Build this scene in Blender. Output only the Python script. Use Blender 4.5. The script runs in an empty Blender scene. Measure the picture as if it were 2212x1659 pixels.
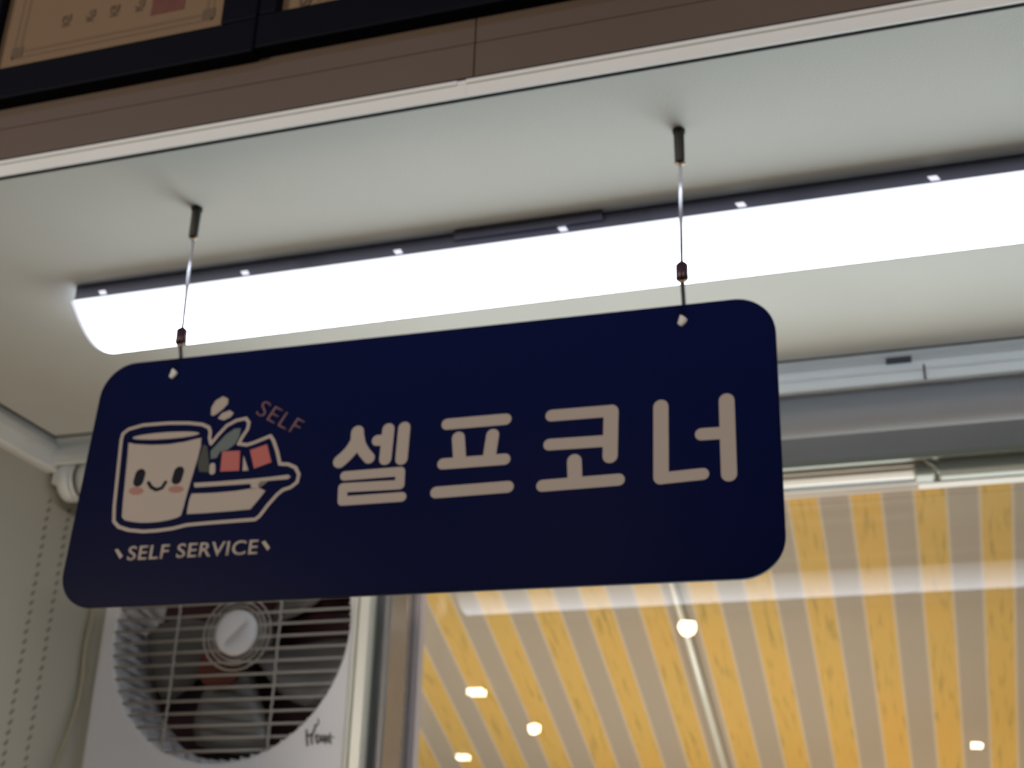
import bpy, bmesh, math, random
from mathutils import Vector, Matrix
random.seed(7)
SC = bpy.context.scene
COL = SC.collection
S = 0.64            # metres per unit of the room grid
ZC = 1.60           # eye height above the floor

def V(x, y, z):
    return Vector((x * S, y * S, z * S + ZC))

# ------------------------------------------------------------ camera
cam_d = bpy.data.cameras.new('camera')
cam_d.sensor_width = 36.0
cam_d.lens = 2757.0 / 2212.0 * 36.0
cam_d.clip_start = 0.02
cam_d.dof.use_dof = True
cam_d.dof.focus_distance = 0.5
cam_d.dof.aperture_fstop = 19.0
cam = bpy.data.objects.new('camera', cam_d)
COL.objects.link(cam)
def cam_axes(a, b, c):
    a, b, c = (math.radians(v) for v in (a, b, c))
    f = Vector((math.sin(a) * math.cos(b), math.cos(a) * math.cos(b), math.sin(b)))
    r = Vector((math.cos(a), -math.sin(a), 0))
    d = f.cross(r)
    r2 = math.cos(c) * r + math.sin(c) * d
    d2 = -math.sin(c) * r + math.cos(c) * d
    return r2, d2, f
_r, _d, _f = cam_axes(-17.723, 24.005, -1.484)
m = Matrix.Identity(4)
for i in range(3):
    m[i][0] = _r[i]; m[i][1] = -_d[i]; m[i][2] = -_f[i]
m.translation = V(0, 0, 0)
cam.matrix_world = m
SC.camera = cam

# ------------------------------------------------------------ world, exposure, big lights
w = bpy.data.worlds.new('night'); SC.world = w; w.use_nodes = True
w.node_tree.nodes['Background'].inputs[0].default_value = (0.55, 0.65, 1.0, 1)
w.node_tree.nodes['Background'].inputs[1].default_value = 0.02
SC.view_settings.view_transform = 'Standard'
SC.view_settings.look = 'None'
SC.view_settings.exposure = 0.0
SC.view_settings.gamma = 1.0
SC.view_settings.use_curve_mapping = False

def area(name, loc, target, sx, sy, power, col):
    d = bpy.data.lights.new(name, 'AREA'); d.shape = 'RECTANGLE'
    d.size = sx; d.size_y = sy; d.energy = power; d.color = col
    o = bpy.data.objects.new(name, d); COL.objects.link(o)
    o.location = loc
    o.rotation_euler = (target - loc).to_track_quat('-Z', 'Y').to_euler()
    return o
# unseen warm fills added behind the camera, standing in for dining-room lights
area('dining_room_fill', V(3.4, -4.6, 1.16), V(-0.2, 1.8, 0.7), 1.4, 0.16, 46, (1.0, 0.87, 0.73))
area('dining_room_fill', V(-4.15, -3.5, 1.16), V(-0.9, 1.8, 0.7), 0.7, 0.16, 48, (1.0, 0.87, 0.73))  # left one added to brighten the fan plate
# unseen cool fill above the camera, added for a bluish sheen on the sign
area('sign_sheen_fill', V(-0.4, 0.0, 1.86), V(-0.4, 0.05, 0.0), 2.6, 0.2, 3.2, (0.45, 0.58, 1.0))
# unseen warm fill added outside to brighten the underside of the awning
area('awning_fill', V(-0.7, 3.5, -1.2), V(-0.6, 3.4, 1.0), 2.8, 0.8, 12.5, (1.0, 0.80, 0.60)).data.spread = math.radians(100)
# bright street side: light coming up through the window onto the low ceiling
area('street_light', V(-0.1, 3.7, -0.35), V(-0.6, 1.5, 1.0), 2.4, 0.9, 8.0, (0.92, 0.98, 1.0)).data.spread = math.radians(75)
LET={"sel":[[[[259.8,88.1],[260.2,95.9],[256.1,103.8],[251.2,109.4],[246.5,113.4]],5.76],[[[261.1,92.1],[263.4,100.0],[267.3,106.3],[272.6,112.2]],4.99],[[[287.3,87.9],[287.1,114.1]],5.35],[[[278.4,97.1],[286.0,97.5]],4.81],[[[301.3,87.8],[301.3,115.2]],5.3],[[[252.7,126.6],[301.4,126.3],[301.9,137.6],[252.1,136.9],[253.0,148.3],[304.4,148.2]],4.07]],"peu":[[[[338.7,87.8],[388.2,87.7]],4.91],[[[349.1,100.7],[351.6,119.8]],5.4],[[[378.1,100.7],[376.3,120.1]],5.36],[[[337.6,122.4],[389.2,122.3]],4.77],[[[333.7,146.5],[393.0,145.8]],4.88]],"ko":[[[[426.4,87.9],[475.0,88.1]],5.01],[[[474.5,88.8],[474.2,126.1]],5.9],[[[425.5,112.8],[473.3,113.3]],4.9],[[[446.0,128.2],[447.0,145.0]],5.79],[[[421.1,146.9],[481.0,146.1]],4.89]],"neo":[[[[513.7,88.2],[513.7,146.4]],5.88],[[[513.9,147.4],[545.1,146.1]],4.7],[[[544.7,113.9],[562.3,114.1]],5.01],[[[564.2,87.6],[564.5,147.5]],5.93]]}
ART={"outline":[[[32.5,70.6],[37.4,66.7],[51.6,63.9],[77.4,64.2],[97.7,65.9],[111.3,68.4],[118.2,71.7],[120.4,75.8],[120.6,81.6],[123.1,87.6],[128.5,80.2],[135.7,71.6],[144.7,67.4],[153.2,66.3],[156.8,70.5],[156.4,76.8],[152.2,84.2],[149.9,89.7],[158.1,91.4],[163.2,90.3],[179.3,84.9],[182.8,89.3],[187.6,99.4],[191.9,111.4],[199.7,112.3],[206.9,115.8],[210.8,122.2],[210.0,129.1],[204.6,133.2],[197.8,135.0],[193.2,138.8],[186.2,147.2],[179.9,156.5],[176.3,159.4],[162.4,159.5],[131.3,159.9],[112.5,160.4],[100.2,162.7],[85.4,163.8],[71.4,163.8],[56.9,161.7],[46.3,158.1],[40.6,152.9],[38.2,139.6],[34.6,103.2],[32.0,76.4],[32.5,70.6]],1.56],"cup_rim":[[109.9,76.6],[109.0,77.5],[105.9,78.2],[100.9,78.8],[94.2,79.2],[86.3,79.4],[77.7,79.3],[69.1,79.1],[60.9,78.6],[53.8,78.0],[48.2,77.2],[44.6,76.4],[43.2,75.5],[44.2,74.7],[47.3,74.0],[52.5,73.4],[59.4,73.0],[67.4,72.8],[76.0,72.8],[84.7,73.1],[92.8,73.6],[99.7,74.2],[105.1,75.0],[108.6,75.8]],"cup_body":[[40.1,79.8],[47.2,81.7],[63.3,83.8],[80.1,84.6],[96.5,83.6],[107.1,81.8],[112.6,81.2],[113.3,89.4],[112.4,99.7],[110.9,109.9],[109.5,120.0],[108.1,130.0],[106.5,145.0],[105.4,151.7],[101.7,153.5],[94.5,155.0],[86.0,155.9],[77.5,156.2],[67.7,155.8],[59.8,154.6],[51.2,152.6],[47.8,149.3],[45.9,135.0],[44.8,121.6],[43.6,108.0],[42.3,93.2]],"eyes":[[[[58.3,111.0],[57.6,117.5]],4.91],[[[96.3,111.4],[95.4,118.2]],4.82]],"smile":[[[68.1,119.6],[71.7,124.0],[77.2,126.7],[82.4,125.2],[84.9,120.3]],1.58],"cheeks":[[[64.4,126.4],[64.4,127.3],[63.9,128.1],[63.0,128.9],[61.6,129.4],[60.0,129.8],[58.1,129.9],[56.2,129.8],[54.4,129.4],[52.7,128.8],[51.4,128.1],[50.4,127.3],[49.9,126.3],[49.9,125.4],[50.4,124.6],[51.3,123.8],[52.7,123.3],[54.3,122.9],[56.2,122.8],[58.1,122.9],[59.9,123.3],[61.6,123.9],[63.0,124.6],[63.9,125.5]],[[103.6,127.5],[103.6,128.3],[103.1,129.1],[102.1,129.7],[100.7,130.2],[99.0,130.5],[97.1,130.6],[95.2,130.5],[93.4,130.2],[91.7,129.7],[90.4,129.0],[89.4,128.3],[89.0,127.5],[89.0,126.7],[89.6,125.9],[90.6,125.3],[92.0,124.8],[93.7,124.5],[95.5,124.4],[97.5,124.5],[99.3,124.8],[100.9,125.3],[102.3,126.0],[103.2,126.7]]],"rim":[[112.7,122.8],[135.7,123.2],[166.1,123.0],[187.8,122.4],[201.0,121.7],[203.5,123.7],[201.1,125.7],[188.3,125.8],[176.4,126.0],[173.9,127.9],[175.0,132.1],[168.1,132.6],[168.7,129.7],[166.8,127.4],[136.3,127.2],[123.6,127.1],[114.0,127.0]],"sauce":[[[128.1,108.6],[129.0,113.8]],2.74],"cubes":[[[135.4,95.8],[152.5,96.4],[154.6,114.9],[136.5,114.2]],[[161.9,96.6],[177.4,92.5],[183.9,109.4],[168.4,113.9]]],"wedge":[[156.6,101.1],[163.4,115.3],[157.8,115.2]],"leaf":[[123.9,94.4],[129.7,87.6],[136.1,80.3],[143.8,75.2],[149.7,75.2],[149.6,83.0],[146.2,89.9],[140.0,94.6],[133.2,95.6],[130.9,101.1],[125.2,101.9]],"clump":[[115.7,87.5],[119.9,89.9],[122.4,98.4],[124.4,106.8],[125.1,114.0],[115.8,112.8],[113.1,103.9],[114.4,95.7]],"petals":[[[118.3,59.8],[117.6,52.8],[120.5,46.6],[127.2,42.9],[132.8,45.6],[133.4,50.4],[129.3,55.4],[123.5,59.7],[120.4,61.0]],[[125.8,63.9],[128.8,59.3],[136.1,57.1],[140.5,59.9],[137.9,63.9],[131.6,66.2]]],"svc":[[60.5,189.0],[182.3,189.7],[57.9,176.4],[104.7,189.3],[108.7,189.0]],"dia":[[[46.9,178.5],[49.9,178.0],[56.1,184.5],[53.6,187.0]],[[184.9,179.3],[188.0,178.4],[193.3,184.3],[191.3,187.2]]],"self":[[161.5,62.8],[202.9,86.5],[166.1,48.5]],"holes":[[74.2,17.1],[531.5,16.3]],"tray":[[111.0,150.7],[110.6,145.3],[111.0,137.3],[112.3,132.5],[124.6,133.0],[137.3,133.2],[153.0,132.9],[168.5,131.7],[175.2,131.6],[181.8,134.6],[176.3,142.6],[170.3,150.2],[155.9,150.6],[140.3,150.8],[124.5,150.9]]}

# ------------------------------------------------------------ helpers
def mat(name, col, rough=0.5, metal=0.0, noise=0.0, nscale=40.0, bump=0.0, bscale=200.0, emit=None, estr=0.0, coat=0.0, spec=0.5, col2=None):
    m = bpy.data.materials.new(name); m.use_nodes = True
    nt = m.node_tree; b = nt.nodes['Principled BSDF']
    b.inputs['Base Color'].default_value = (*col, 1)
    b.inputs['Roughness'].default_value = rough
    b.inputs['Metallic'].default_value = metal
    b.inputs['Specular IOR Level'].default_value = spec
    b.inputs['Coat Weight'].default_value = coat
    tc = nt.nodes.new('ShaderNodeTexCoord')
    if noise > 0:
        n = nt.nodes.new('ShaderNodeTexNoise'); n.inputs['Scale'].default_value = nscale; n.inputs['Detail'].default_value = 4
        nt.links.new(tc.outputs['Object'], n.inputs['Vector'])
        mx = nt.nodes.new('ShaderNodeMix'); mx.data_type = 'RGBA'
        c2 = col2 if col2 else tuple(c * (1 - noise) for c in col)
        mx.inputs[6].default_value = (*col, 1); mx.inputs[7].default_value = (*c2, 1)
        nt.links.new(n.outputs['Fac'], mx.inputs[0]); nt.links.new(mx.outputs[2], b.inputs['Base Color'])
    if bump > 0:
        n2 = nt.nodes.new('ShaderNodeTexNoise'); n2.inputs['Scale'].default_value = bscale; n2.inputs['Detail'].default_value = 3
        nt.links.new(tc.outputs['Object'], n2.inputs['Vector'])
        bp = nt.nodes.new('ShaderNodeBump'); bp.inputs['Strength'].default_value = bump; bp.inputs['Distance'].default_value = 0.002
        nt.links.new(n2.outputs['Fac'], bp.inputs['Height']); nt.links.new(bp.outputs[0], b.inputs['Normal'])
    if emit:
        b.inputs['Emission Color'].default_value = (*emit, 1); b.inputs['Emission Strength'].default_value = estr
    return m

def link(name, bm, mt, parent=None, smooth=False, local=None):
    me = bpy.data.meshes.new(name)
    bmesh.ops.recalc_face_normals(bm, faces=bm.faces)
    bm.to_mesh(me); bm.free()
    for i, x in enumerate(mt if isinstance(mt, (list, tuple)) else [mt]): me.materials.append(x)
    if smooth:
        for p in me.polygons: p.use_smooth = True
    o = bpy.data.objects.new(name, me); COL.objects.link(o)
    if parent:
        o.parent = parent
        if local is None:      # mesh was written in world coordinates
            o.matrix_parent_inverse = parent.matrix_basis.inverted() if parent.parent is None else (parent.parent.matrix_basis @ parent.matrix_parent_inverse @ parent.matrix_basis).inverted()
    return o

def tag(o, label, cat, group=None, kind=None):
    o['label'] = label; o['category'] = cat
    if group: o['group'] = group
    if kind: o['kind'] = kind
    return o

def struct(o):
    o['kind'] = 'structure'; return o

def thing(name, label, cat, loc, group=None):
    o = bpy.data.objects.new(name, None); COL.objects.link(o)
    o.empty_display_size = 0.05
    o.location = loc
    return tag(o, label, cat, group)

def box(bm, a, b, mi=0):
    """axis-aligned box between two world points"""
    x0, x1 = sorted((a[0], b[0])); y0, y1 = sorted((a[1], b[1])); z0, z1 = sorted((a[2], b[2]))
    vs = [bm.verts.new(p) for p in ((x0,y0,z0),(x1,y0,z0),(x1,y1,z0),(x0,y1,z0),(x0,y0,z1),(x1,y0,z1),(x1,y1,z1),(x0,y1,z1))]
    for f in ((0,3,2,1),(4,5,6,7),(0,1,5,4),(1,2,6,5),(2,3,7,6),(3,0,4,7)):
        bm.faces.new([vs[i] for i in f]).material_index = mi

def ubox(bm, x0, x1, y0, y1, z0, z1, mi=0):
    box(bm, V(x0, y0, z0), V(x1, y1, z1), mi)

def extrude_profile(bm, pts, axis, a, b):
    """closed profile; axis 'x': pts are (y,z); axis 'y': pts are (x,z); axis 'z': pts are (x,y). grid units"""
    def P(p, t):
        if axis == 'x': return V(t, p[0], p[1])
        if axis == 'y': return V(p[0], t, p[1])
        return V(p[0], p[1], t)
    A = [bm.verts.new(P(p, a)) for p in pts]; B = [bm.verts.new(P(p, b)) for p in pts]
    n = len(pts)
    for i in range(n):
        bm.faces.new((A[i], A[(i+1) % n], B[(i+1) % n], B[i]))
    bm.faces.new(A[::-1]); bm.faces.new(B)

def tube(bm, pts, r, seg=12, cap=True):
    """tube through world points; r number or list"""
    rings = []
    n = len(pts)
    up = None
    for i, p in enumerate(pts):
        d = (pts[min(i+1, n-1)] - pts[max(i-1, 0)]).normalized()
        if up is None:
            up = d.orthogonal().normalized()
        up = (up - d * up.dot(d)).normalized()
        s = d.cross(up)
        rr = r[i] if isinstance(r, (list, tuple)) else r
        rings.append([bm.verts.new(p + (up * math.cos(t) + s * math.sin(t)) * rr) for t in [2*math.pi*k/seg for k in range(seg)]])
    for i in range(n-1):
        for k in range(seg):
            bm.faces.new((rings[i][k], rings[i][(k+1) % seg], rings[i+1][(k+1) % seg], rings[i+1][k]))
    if cap:
        bm.faces.new(rings[0][::-1]); bm.faces.new(rings[-1])

def smooth_pts(pts, n=8):
    """Catmull-Rom through the points"""
    out = []
    P = [pts[0]] + list(pts) + [pts[-1]]
    for i in range(1, len(P)-2):
        for k in range(n):
            t = k / n
            out.append(0.5 * ((2*P[i]) + (P[i+1]-P[i-1])*t + (2*P[i-1]-5*P[i]+4*P[i+1]-P[i+2])*t*t + (3*P[i]-P[i-1]-3*P[i+1]+P[i+2])*t**3))
    out.append(pts[-1].copy())
    return out

def bevel(o, w, seg=2):
    md = o.modifiers.new('bevel', 'BEVEL'); md.width = w; md.segments = seg; md.limit_method = 'ANGLE'
    return o

# ------------------------------------------------------------ materials
M = {}
M['ceiling'] = mat('ceiling_paper', (0.70, 0.715, 0.68), 0.75, noise=0.10, nscale=9, bump=0.15, bscale=380)
M['wall'] = mat('wall_paper', (0.50, 0.48, 0.41), 0.7, noise=0.12, nscale=6, bump=0.25, bscale=180)
M['box'] = mat('curtain_box_paint', (0.62, 0.63, 0.66), 0.6, noise=0.1, nscale=12)
M['brown'] = mat('brown_panel', (0.13, 0.092, 0.067), 0.5, noise=0.25, nscale=5, bump=0.1, bscale=60)
M['trim'] = mat('white_trim', (0.86, 0.89, 0.88), 0.4, noise=0.06, nscale=30)
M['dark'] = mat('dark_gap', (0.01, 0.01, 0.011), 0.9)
M['metal_paint'] = mat('grey_housing_paint', (0.10, 0.115, 0.19), 0.45)
M['clip'] = mat('white_clip_glow', (0.8, 0.8, 0.85), 0.4, emit=(0.8, 0.85, 1.0), estr=0.75)  # plain white plastic clips; the light they catch is put in as emission
M['cream'] = mat('cream_upvc', (0.68, 0.67, 0.58), 0.3, noise=0.05, nscale=20)
M['green_white'] = mat('pale_frame_plastic', (0.52, 0.56, 0.50), 0.3, noise=0.05, nscale=20)
M['beige_metal'] = mat('satin_frame', (0.84, 0.78, 0.71), 0.28, noise=0.05, nscale=20)
M['pale_frame'] = mat('pale_pinkish_frame', (0.85, 0.78, 0.72), 0.3, noise=0.04, nscale=20)
M['stile'] = mat('polished_stile', (0.36, 0.34, 0.33), 0.18, metal=0.6, noise=0.15, nscale=30)
M['gasket'] = mat('pinkish_gasket', (0.50, 0.43, 0.43), 0.6)
M['slot'] = mat('track_shadow_slot', (0.10, 0.11, 0.10), 0.5)
M['plastic'] = mat('grey_white_plastic', (0.72, 0.71, 0.73), 0.45, noise=0.05, nscale=15)
M['blade'] = mat('grey_blade_plastic', (0.15, 0.14, 0.13), 0.35)
M['wire'] = mat('pale_wire', (0.36, 0.33, 0.30), 0.35)
M['logo'] = mat('dark_logo_ink', (0.06, 0.06, 0.06), 0.6)
M['shutter'] = mat('maroon_navy_shutter', (0.10, 0.022, 0.022), 0.5, noise=1, nscale=5.5, col2=(0.008, 0.010, 0.022))
M['red'] = mat('dull_red', (0.20, 0.045, 0.035), 0.5)
M['roll'] = mat('grey_blind_fabric', (0.22, 0.225, 0.24), 0.7, bump=0.2, bscale=500)
M['cable'] = mat('cream_cable', (0.34, 0.31, 0.21), 0.45)
M['steel'] = mat('dark_steel', (0.008, 0.009, 0.010), 0.5, metal=0.0)
M['brass'] = mat('worn_brass', (0.55, 0.45, 0.30), 0.3, metal=0.8)
M['nylon'] = mat('clear_nylon', (0.55, 0.55, 0.62), 0.2)
M['nylon'].node_tree.nodes['Principled BSDF'].inputs['Transmission Weight'].default_value = 0.6
M['knot'] = mat('white_knot', (0.72, 0.72, 0.68), 0.5)
M['crimp'] = mat('dark_red_crimp', (0.045, 0.012, 0.022), 0.3, metal=0.3)
M['frame'] = mat('black_navy_frame', (0.003, 0.0035, 0.008), 0.6, spec=0.08)
M['paper'] = mat('aged_cream_paper', (0.21, 0.135, 0.075), 0.7, noise=0.12, nscale=10)
M['ink'] = mat('brown_border_ink', (0.16, 0.10, 0.055), 0.7)
M['ink_dark'] = mat('dark_ink', (0.11, 0.075, 0.045), 0.7)
M['seal'] = mat('red_brown_seal', (0.17, 0.055, 0.040), 0.7, noise=0.5, nscale=120)
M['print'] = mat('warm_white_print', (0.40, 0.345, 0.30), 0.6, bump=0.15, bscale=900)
M['art_navy'] = mat('art_navy', (0.008, 0.009, 0.018), 0.5, spec=0.08)
M['art_red'] = mat('art_red', (0.42, 0.10, 0.085), 0.6)
M['art_blush'] = mat('art_blush', (0.34, 0.15, 0.12), 0.6)
M['art_green'] = mat('art_grey_green', (0.10, 0.13, 0.125), 0.6)
M['art_dull'] = mat('art_dark_green', (0.025, 0.030, 0.025), 0.6)
M['art_mauve'] = mat('art_mauve', (0.17, 0.085, 0.09), 0.6)
M['floor'] = mat('floor_tile', (0.05, 0.045, 0.04), 0.5, noise=0.15, nscale=8)
M['room_wall'] = mat('room_wall_paint', (0.20, 0.17, 0.14), 0.8, noise=0.1, nscale=5)
M['room_ceiling'] = mat('room_ceiling_paint', (0.10, 0.09, 0.085), 0.8, noise=0.1, nscale=5)
M['pipe'] = mat('galvanised_pipe', (0.58, 0.58, 0.52), 0.4, metal=0.2, noise=0.06, nscale=50)
M['pave'] = mat('street_paving', (0.12, 0.11, 0.10), 0.8, noise=0.3, nscale=10)

# acrylic of the sign: navy, slightly translucent, glossy
m = bpy.data.materials.new('navy_acrylic'); m.use_nodes = True; nt = m.node_tree
b = nt.nodes['Principled BSDF']; b.inputs['Base Color'].default_value = (0.003, 0.003, 0.005, 1); b.inputs['Roughness'].default_value = 0.3; b.inputs['Specular IOR Level'].default_value = 0.09
tl = nt.nodes.new('ShaderNodeBsdfTranslucent'); tl.inputs['Color'].default_value = (0.05, 0.07, 0.19, 1)
ad = nt.nodes.new('ShaderNodeMixShader'); ad.inputs[0].default_value = 0.60
nt.links.new(b.outputs[0], ad.inputs[1]); nt.links.new(tl.outputs[0], ad.inputs[2]); nt.links.new(ad.outputs[0], nt.nodes['Material Output'].inputs[0])
M['acrylic'] = m

# diffuser of the tube light: brightest straight below the LED strip
m = bpy.data.materials.new('lit_diffuser'); m.use_nodes = True; nt = m.node_tree
b = nt.nodes['Principled BSDF']; b.inputs['Base Color'].default_value = (0.8, 0.8, 0.8, 1)
tcd = nt.nodes.new('ShaderNodeTexCoord'); sx = nt.nodes.new('ShaderNodeSeparateXYZ'); nt.links.new(tcd.outputs['Object'], sx.inputs[0])
def mm_(op, a, v=None):
    n = nt.nodes.new('ShaderNodeMath'); n.operation = op
    nt.links.new(a, n.inputs[0])
    if v is not None: n.inputs[1].default_value = v
    return n
t_ = mm_('DIVIDE', mm_('SUBTRACT', sx.outputs['Y'], 1.665 * S).outputs[0], 0.0905 * S)
t_ = mm_('POWER', mm_('ABSOLUTE', t_.outputs[0]).outputs[0], 1.3)
mr = nt.nodes.new('ShaderNodeMapRange'); mr.inputs[1].default_value = 0.0; mr.inputs[2].default_value = 1.0; mr.inputs[3].default_value = 12.0; mr.inputs[4].default_value = 0.85
nt.links.new(t_.outputs[0], mr.inputs[0]); nt.links.new(mr.outputs[0], b.inputs['Emission Strength'])
b.inputs['Emission Color'].default_value = (0.80, 0.88, 1.0, 1)
M['diffuser'] = m

# window glass, thin pane with a coating
m = bpy.data.materials.new('window_glass'); m.use_nodes = True; nt = m.node_tree
nt.nodes.remove(nt.nodes['Principled BSDF'])
tr = nt.nodes.new('ShaderNodeBsdfTransparent'); tr.inputs[0].default_value = (0.97, 0.98, 0.97, 1)
gl = nt.nodes.new('ShaderNodeBsdfGlossy'); gl.inputs['Roughness'].default_value = 0.0
lw = nt.nodes.new('ShaderNodeLayerWeight'); lw.inputs[0].default_value = 0.5
pw = nt.nodes.new('ShaderNodeMath'); pw.operation = 'POWER'; nt.links.new(lw.outputs['Facing'], pw.inputs[0]); pw.inputs[1].default_value = 5
fr = nt.nodes.new('ShaderNodeMath'); fr.operation = 'MULTIPLY_ADD'; nt.links.new(pw.outputs[0], fr.inputs[0]); fr.inputs[1].default_value = 0.9; fr.inputs[2].default_value = 0.022
mx = nt.nodes.new('ShaderNodeMixShader')
nt.links.new(fr.outputs[0], mx.inputs[0]); nt.links.new(tr.outputs[0], mx.inputs[1]); nt.links.new(gl.outputs[0], mx.inputs[2]); nt.links.new(mx.outputs[0], nt.nodes['Material Output'].inputs[0])
M['glass'] = m

# awning cloth: orange and grey stripes with pale seams, weathered streaks
m = bpy.data.materials.new('striped_awning_cloth'); m.use_nodes = True; nt = m.node_tree; N = nt.nodes.new; Lk = nt.links.new
b = nt.nodes['Principled BSDF']; b.inputs['Roughness'].default_value = 0.8
tc = N('ShaderNodeTexCoord'); sp = N('ShaderNodeSeparateXYZ'); Lk(tc.outputs['Object'], sp.inputs[0])
def mth(op, a, bb=None):
    n = N('ShaderNodeMath'); n.operation = op
    for i, v in enumerate((a, bb)):
        if v is None: continue
        if isinstance(v, (int, float)): n.inputs[i].default_value = v
        else: Lk(v, n.inputs[i])
    return n.outputs[0]
u = mth('FRACT', mth('DIVIDE', mth('ADD', sp.outputs['X'], (1.2580 + 0.1444 * 20) * S), 0.1444 * S))
is_or = mth('LESS_THAN', u, 0.498)
e1 = mth('ABSOLUTE', mth('SUBTRACT', u, 0.498)); e0 = mth('MINIMUM', u, mth('SUBTRACT', 1.0, u)); ed = mth('LESS_THAN', mth('MINIMUM', e0, e1), 0.03)
mp = N('ShaderNodeMapping'); mp.inputs['Scale'].default_value = (120, 13, 13); Lk(tc.outputs['Object'], mp.inputs[0])
n1 = N('ShaderNodeTexNoise'); n1.inputs['Scale'].default_value = 1.0; n1.inputs['Detail'].default_value = 5; Lk(mp.outputs[0], n1.inputs['Vector'])
n2 = N('ShaderNodeTexNoise'); n2.inputs['Scale'].default_value = 3.0; Lk(tc.outputs['Object'], n2.inputs['Vector'])
def rgbmix(f, a, bb):
    n = N('ShaderNodeMix'); n.data_type = 'RGBA'
    if isinstance(f, float): n.inputs[0].default_value = f
    else: Lk(f, n.inputs[0])
    for i, v in ((6, a), (7, bb)):
        if isinstance(v, tuple): n.inputs[i].default_value = (*v, 1)
        else: Lk(v, n.inputs[i])
    return n.outputs[2]
strk = N('ShaderNodeMapRange'); strk.inputs[1].default_value = 0.54; strk.inputs[2].default_value = 0.74; Lk(n1.outputs['Fac'], strk.inputs[0])
ora = rgbmix(n2.outputs['Fac'], (0.64, 0.37, 0.08), (0.48, 0.36, 0.095))
ora = rgbmix(strk.outputs[0], ora, (0.34, 0.25, 0.06))
gry = rgbmix(n2.outputs['Fac'], (0.36, 0.30, 0.235), (0.33, 0.30, 0.25))
c = rgbmix(is_or, gry, ora)
c = rgbmix(mth('MULTIPLY', ed, 0.55), c, (0.55, 0.46, 0.36))
Lk(c, b.inputs['Base Color'])
M['awning'] = m

# ------------------------------------------------------------ room shell
def sbox(name, *a, mt='wall', parent=None):
    bm = bmesh.new(); ubox(bm, *a); o = link(name, bm, M[mt], parent)
    return struct(o) if parent is None else o
sbox('floor', -6.2, 4.2, -9.6, 2.80, -2.55, -2.50, mt='floor')
sbox('ceiling', -1.728, 2.6, 1.2695, 2.162, 1.0, 1.03, mt='ceiling')          # low ceiling over the self-service bay
sbox('ceiling_2', -6.2, 4.2, -9.6, 1.30, 1.90, 1.95, mt='room_ceiling')        # high dining-room ceiling
sbox('wall_rear', -6.2, 4.2, -9.65, -9.6, -2.5, 1.95, mt='room_wall')
sbox('wall_left_2', -6.25, -6.2, -9.6, 1.31, -2.5, 1.95, mt='room_wall')
sbox('wall_right', 4.2, 4.25, -9.6, 1.31, -2.5, 1.95, mt='room_wall')
sbox('wall_left_3', -6.2, -1.81, 1.26, 1.31, -2.5, 1.95, mt='room_wall')
sbox('wall_right_2', 2.6, 4.2, 1.26, 1.31, -2.5, 1.0, mt='room_wall')
sbox('wall_right_3', 2.6, 2.65, 1.31, 2.80, -2.5, 1.16, mt='wall')
# bulkhead over the bay: brown boards with fine joints
bm = bmesh.new()
for (x0, x1) in ((-1.81, -0.4665), (-0.4645, 0.90), (0.902, 2.27), (2.272, 4.2)):
    ubox(bm, x0, x1, 1.260, 1.30, 1.005, 1.083)
    ubox(bm, x0, x1, 1.2605, 1.30, 1.0845, 1.90)
struct(link('wall_front', bm, M['brown']))
# left wall of the bay with the two rows of little punched marks
bm = bmesh.new()
ubox(bm, -1.81, -1.76, 1.262, 2.80, -2.5, 1.16)
wl = struct(link('wall_left', bm, M['wall']))
def marks(y):
    bm = bmesh.new()
    z = 0.875; k = 0
    while z > 0.05:
        c = V(-1.7602, y + 0.001 * math.sin(k * 1.7), z)
        h = 0.0075 * S; wd = 0.0050 * S
        p = [c + Vector((0, wd, h)), c + Vector((0, -wd * 1.2, -h * 0.5)), c + Vector((0, -wd * 0.4, -h)), c + Vector((0, wd * 1.4, h * 0.1))]
        q = [v + Vector((0.0006, 0, 0)) for v in p]
        A = [bm.verts.new(v) for v in p]; B = [bm.verts.new(v) for v in q]
        for i in range(4): bm.faces.new((A[i], A[(i+1) % 4], B[(i+1) % 4], B[i]))
        bm.faces.new(A[::-1]); bm.faces.new(B)
        z -= 0.0205; k += 1
    return bm
M['mark'] = mat('punched_mark', (0.20, 0.18, 0.14), 0.8)
for yy in (2.222, 2.292):
    link('punched_row', marks(yy), M['mark'], wl)
# window wall: strip above the window, piece below
sbox('wall_back', -1.76, 2.6, 2.44, 2.64, 0.901, 1.16, mt='box')
sbox('wall_back_2', -1.76, 2.6, 2.44, 2.70, -2.5, -1.0, mt='wall')
sbox('wall_back_3', -1.76, -1.1085, 2.455, 2.62, -1.0, 0.293, mt='wall')
sbox('wall_back_4', -1.76, -1.7265, 2.455, 2.62, 0.293, 0.901, mt='wall')
sbox('ceiling_3', -1.76, 2.6, 2.168, 2.64, 1.13, 1.16, mt='box')               # lid of the curtain box
sbox('ceiling_4', -1.81, 2.6, 1.262, 2.44, 1.16, 1.19, mt='dark')

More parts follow.
